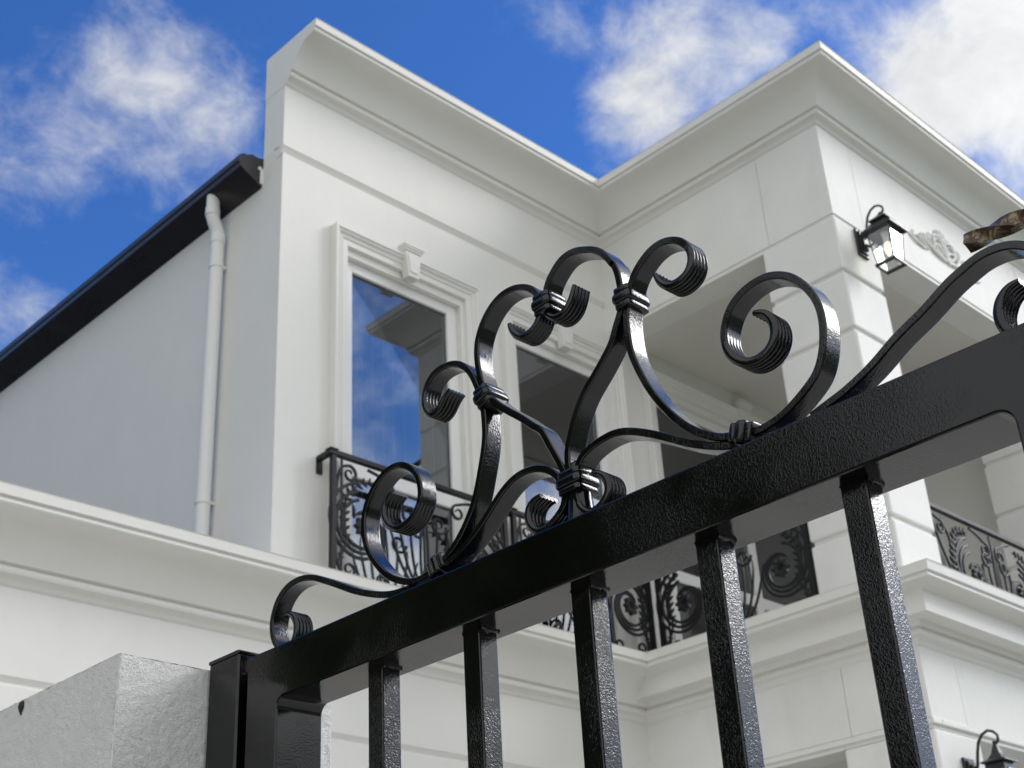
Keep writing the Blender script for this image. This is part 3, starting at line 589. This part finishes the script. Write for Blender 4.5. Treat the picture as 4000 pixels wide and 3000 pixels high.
def ribbon(pts, rib_a, rib_b, th=TH):
    R = catmull(np.array(pts)/1000, .0016, .0042); n = len(R); L = n*.0016
    nr = 5; us = np.linspace(0, 1, nr*6+1); rings = []
    T = np.gradient(R, axis=0); T /= np.hypot(T[:, 0], T[:, 1])[:, None]; Nn = np.stack([-T[:, 1], T[:, 0]], 1)
    for i in range(n):
        s0, s1 = i*.0016, L-i*.0016; k = 0.0
        for dist, rib in ((s0, rib_a), (s1, rib_b)):
            if rib: k = max(k, float(smoothstep((rib-dist)/.035)))
        tip = min(1.0, .55+.45*min([d/.020 for d, rb in ((s0, rib_a), (s1, rib_b)) if rb] + [1.0]))
        t = th/2*tip*(1+.20*k); w = WD*(1+.10*k); x0 = X0-(w-WD)/2
        g = 1-k*.62*(1-np.abs(np.sin(np.pi*nr*us))**.8)*min(1, 1); e = np.minimum(us, 1-us)*w; ch = np.clip(.72+.28*np.minimum(1, e/.0009), 0, 1)
        g = g*ch
        wv = .00012*math.sin(i*.21)+.00010*math.sin(i*.083+1.7)     # hammered unevenness
        out = [(x0+u*w, R[i][0]+Nn[i][0]*(t*a+wv), R[i][1]+Nn[i][1]*(t*a+wv)) for u, a in zip(us, g)]
        inn = [(x0+u*w, R[i][0]-Nn[i][0]*(t*a-wv), R[i][1]-Nn[i][1]*(t*a-wv)) for u, a in zip(us, g)][::-1]
        rings.append(out+inn)
    return loft(rings)
P_ = SCROLLS
mir = [(2*684.6-a, b) for a, b in P_['S1']]
S10 = P_['S10'][:9] + [p for p in mir if p[0] < 325][0:] if False else P_['S10'][:10] + [p for p in mir[8:]]
for pts, ra, rb in ((P_['S1'], 0, .085), (P_['S2'], .10, .075), (P_['S3'], 0, .085), (P_['S4'], 0, .065), (P_['S6'], 0, .070), (P_['S7'], .075, .11), (P_['S9'], 0, .085), (S10, 0, .085)):
    G('scroll', ribbon(pts, ra, rb), 'scroll_enamel', 38)
def collar(cy, cz, ty, tz, hw, ln=.0200, hx=.0128):
    n = math.hypot(ty, tz); ty, tz = ty/n, tz/n; ny, nz = -tz, ty; k = ln/.020; rings = []
    for s, o in ((-10, -.6), (-9.7, .3), (-9.2, .7), (-5.2, .7), (-4.7, .3), (-4.5, -.3), (-4.2, .8), (-3.2, 1.9), (-1.6, 2.3), (1.6, 2.3), (3.2, 1.9), (4.2, .8), (4.5, -.3), (4.7, .3), (5.2, .7), (9.2, .7), (9.7, .3), (10, -.6)):
        a, b = hw+o/1000, hx+o/1000; s = s*k/1000; ring = []
        for i in range(36):
            q = 2*math.pi*i/36; c, d = math.cos(q), math.sin(q); e = .34
            p, x = a*math.copysign(abs(c)**e, c), b*math.copysign(abs(d)**e, d)
            ring.append((X0+WD/2+x, cy+ny*p+ty*s, cz+nz*p+tz*s))
        rings.append(ring)
    return loft(rings)
for a in ((.7830, 2.0770, .30, .95, .0082), (.7035, 2.1360, .05, 1, .0092), (.6130, 2.0985, .02, 1, .0080), (.6880, 1.9600, .02, 1, .0118), (.8500, 1.9385, -.94, .33, .0076), (.5170, 1.9370, .95, .30, .0076)):
    G('collar', collar(*a), 'scroll_enamel', 42)
G('scroll_boss', loft([[(X0+WD/2+math.cos(q)*(.0115*r), .6870+math.sin(q)*(.0125*r), z) for q in [i*2*math.pi/20 for i in range(20)]] for r, z in ((1.15, 1.919), (1.0, 1.930), (.85, 1.945), (.9, 1.968), (.75, 1.976), (.3, 1.980))]), 'scroll_enamel', 50)
for k, (yy, zz) in enumerate(((.893, 1.9215), (.862, 1.9212), (.500, 1.9212), (.468, 1.9215), (.702, 1.9212), (.671, 1.9212))):
    rw = random.Random(40+k); G('weld', loft([[(X0+WD*t, yy+math.cos(a)*q*1.7, zz-.0015+math.sin(a)*q*.9) for a in [i*math.pi/5 for i in range(10)]] for t, q in [(j/8, .0026*(.7+.6*rw.random())) for j in range(9)]]), 'scroll_enamel', 60)
# twisted bronze bar reaching in from the closing side
def twisted(y0, y1, x, z, h, turns):
    rings = []
    for i in range(161):
        t = i/160; y = y0+(y1-y0)*t; a = .35+t*turns*2*math.pi; zz = z-.003*t
        rings.append([(x+h*r*math.cos(a+q), y, zz+h*r*math.sin(a+q)) for j in range(4) for r, q in ((.93, j*math.pi/2-.10), (1, j*math.pi/2), (.93, j*math.pi/2+.10), (.66, j*math.pi/2+math.pi/4))])
    return loft(rings)
G('twisted_bar', twisted(.3225, .168, .7705, 2.0015, .0068, 1.40), 'worn_bronze', 32)
G('latch_plate', bbox_(.757, .786, .150, .172, 1.86, 2.03, .002))
G('latch_arm', bbox_(.760, .783, .171, .2634, 1.885, 1.905, .002))

# ------------------------------------------------------------------ hinge post and rendered pier
post = thing('gate_post', 'square black steel hinge post between the gate and the rendered pier', 'post'); post.location = (XF, 1.125, 0)
pl = post.location
def PO(n, vf, s=30): obj(n, ([Vector(p)-pl for p in vf[0]], vf[1]), 'black_enamel', post, s)
PO('shaft', bbox_(XF, XF+.052, 1.1252, 1.1764, 0, 1.9295, .002)); PO('cap', bbox_(XF-.001, XF+.053, 1.1242, 1.1774, 1.9285, 1.9325, .0014))
for zc in (.4, 1.55): PO('hinge', tube([(.80, 1.1175, zc-.05), (.80, 1.1175, zc+.05)], .0072, 14), 50)

def pier():
    x0, x1, y0, y1, z1 = .652, .907, 1.180, 6.2, 1.925
    V, F = [], []
    def rough(p, nrm, amp):
        d = mnoise.fractal(Vector(p)*260, 0.8, 2.0, 4)*.0007 + mnoise.noise(Vector(p)*95)*.0006
        return tuple(Vector(p)+Vector(nrm)*(d*amp))
    def sheet(fn, nrm, us, vs, edge=lambda u, v: 1.0):
        b = len(V); nv = len(vs)
        for u in us:
            for v in vs: V.append(rough(fn(u, v), nrm, edge(u, v)))
        for i in range(len(us)-1):
            for j in range(nv-1): a = b+i*nv+j; F.append((a, a+1, a+nv+1, a+nv))
    zs = list(np.concatenate([np.arange(0, 1.70, .05), np.arange(1.70, z1, .0022), [z1]])); c = .0016
    xs_ = list(np.concatenate([np.arange(x0+c, x1-c, .0022), [x1-c]])); ys = list(np.concatenate([np.arange(y0+c, 1.62, .0026), np.arange(1.62, y1, .15), [y1]]))
    def ragged(p): return mnoise.noise(Vector((p*70, 3.3, 1.1)))*.0011+max(0, mnoise.noise(Vector((p*190, 7.7, 2.0)))-.25)*.0040
    def zr(z, p): return z if z < z1-.012 else z+ragged(p)*(z-(z1-.012))/.012
    sheet(lambda u, v: (u, y0, zr(v, u)), (0, -1, 0), xs_, zs)
    sheet(lambda u, v: (x0, u, zr(v, u+5)), (-1, 0, 0), ys, zs)
    sheet(lambda u, v: (x1, u, v), (1, 0, 0), [y0+c, 1.5, y1], [0, 1, z1])
    # bullnose at the two near corners and the top
    for cx, sx in ((x0, 1), (x1, -1)):
        sheet(lambda u, v: (cx+sx*c*(1-math.sin(u)), y0+c*(1-math.cos(u)), zr(v, cx)), (-sx*.7, -.7, 0), [math.pi/2*i/4 for i in range(5)], zs, lambda u, v: .6)
    sheet(lambda u, v: (u, v, z1+.0004), (0, 0, 1), list(np.arange(x0, x1+.001, .0051)), list(np.concatenate([np.arange(y0, 1.62, .006), [2.5, y1]])), lambda u, v: .5)
    return V, F
pv = pier()
pr = obj('rendered_wall', ([(x-.652, y-1.18, z) for x, y, z in pv[0]], pv[1]), 'stucco', None, 180, (.652, 1.18, 0))
tag(pr, 'rough white cement rendered wall end beside the black gate post', 'wall')
tag(obj('snail', tube([(0, 0, .007), (-.0016, .0004, .004), (-.0020, .0004, 0), (-.0016, .001, -.004), (-.0006, .001, -.008)], [.0008, .0024, .0030, .0016, .0005], 8), 'dirt_spot', None, 60, (.6515, 1.372, 1.917)), 'tiny dark snail shell stuck near the top of the rendered wall', 'snail')

# ------------------------------------------------------------------ trees across the street, seen in reflections
def wood(seed):
    rnd = random.Random(seed); V, F = [], []
    def clump(az0, az1, d0, d1, h0, n, s0, s1):
        for k in range(n):
            t = rnd.random(); az = math.radians(az0+(az1-az0)*t); d = rnd.uniform(d0, d1); edge = min(1, 5*min(t, 1-t)+.25)
            h = h0*edge*(1+.30*mnoise.noise(Vector((az*6, 0, 0)))+.14*mnoise.noise(Vector((az*23, 2, 0)))); z = h*rnd.random()**.7
            c = Vector((math.cos(az)*d, math.sin(az)*d, max(.3, z))); s = rnd.uniform(s0, s1)
            u = Vector((rnd.gauss(0, 1), rnd.gauss(0, 1), rnd.gauss(0, 1))).normalized(); w = u.orthogonal().normalized(); b = len(V)
            V.extend([c+u*s, c+w*s*.6, c-u*s, c-w*s*.6]); F.append((b, b+1, b+2, b+3))
    clump(-125, -12, 34, 44, 7.5, 3600, .3, .75)
    clump(106, 153, 15, 19, 12.5, 9000, .22, .5)
    return V, F
wo_ = obj('far_trees', wood(5), 'foliage'); wo_['kind'] = 'stuff'; wo_['label'] = 'dark tree line across the street mirrored in the gate paint'
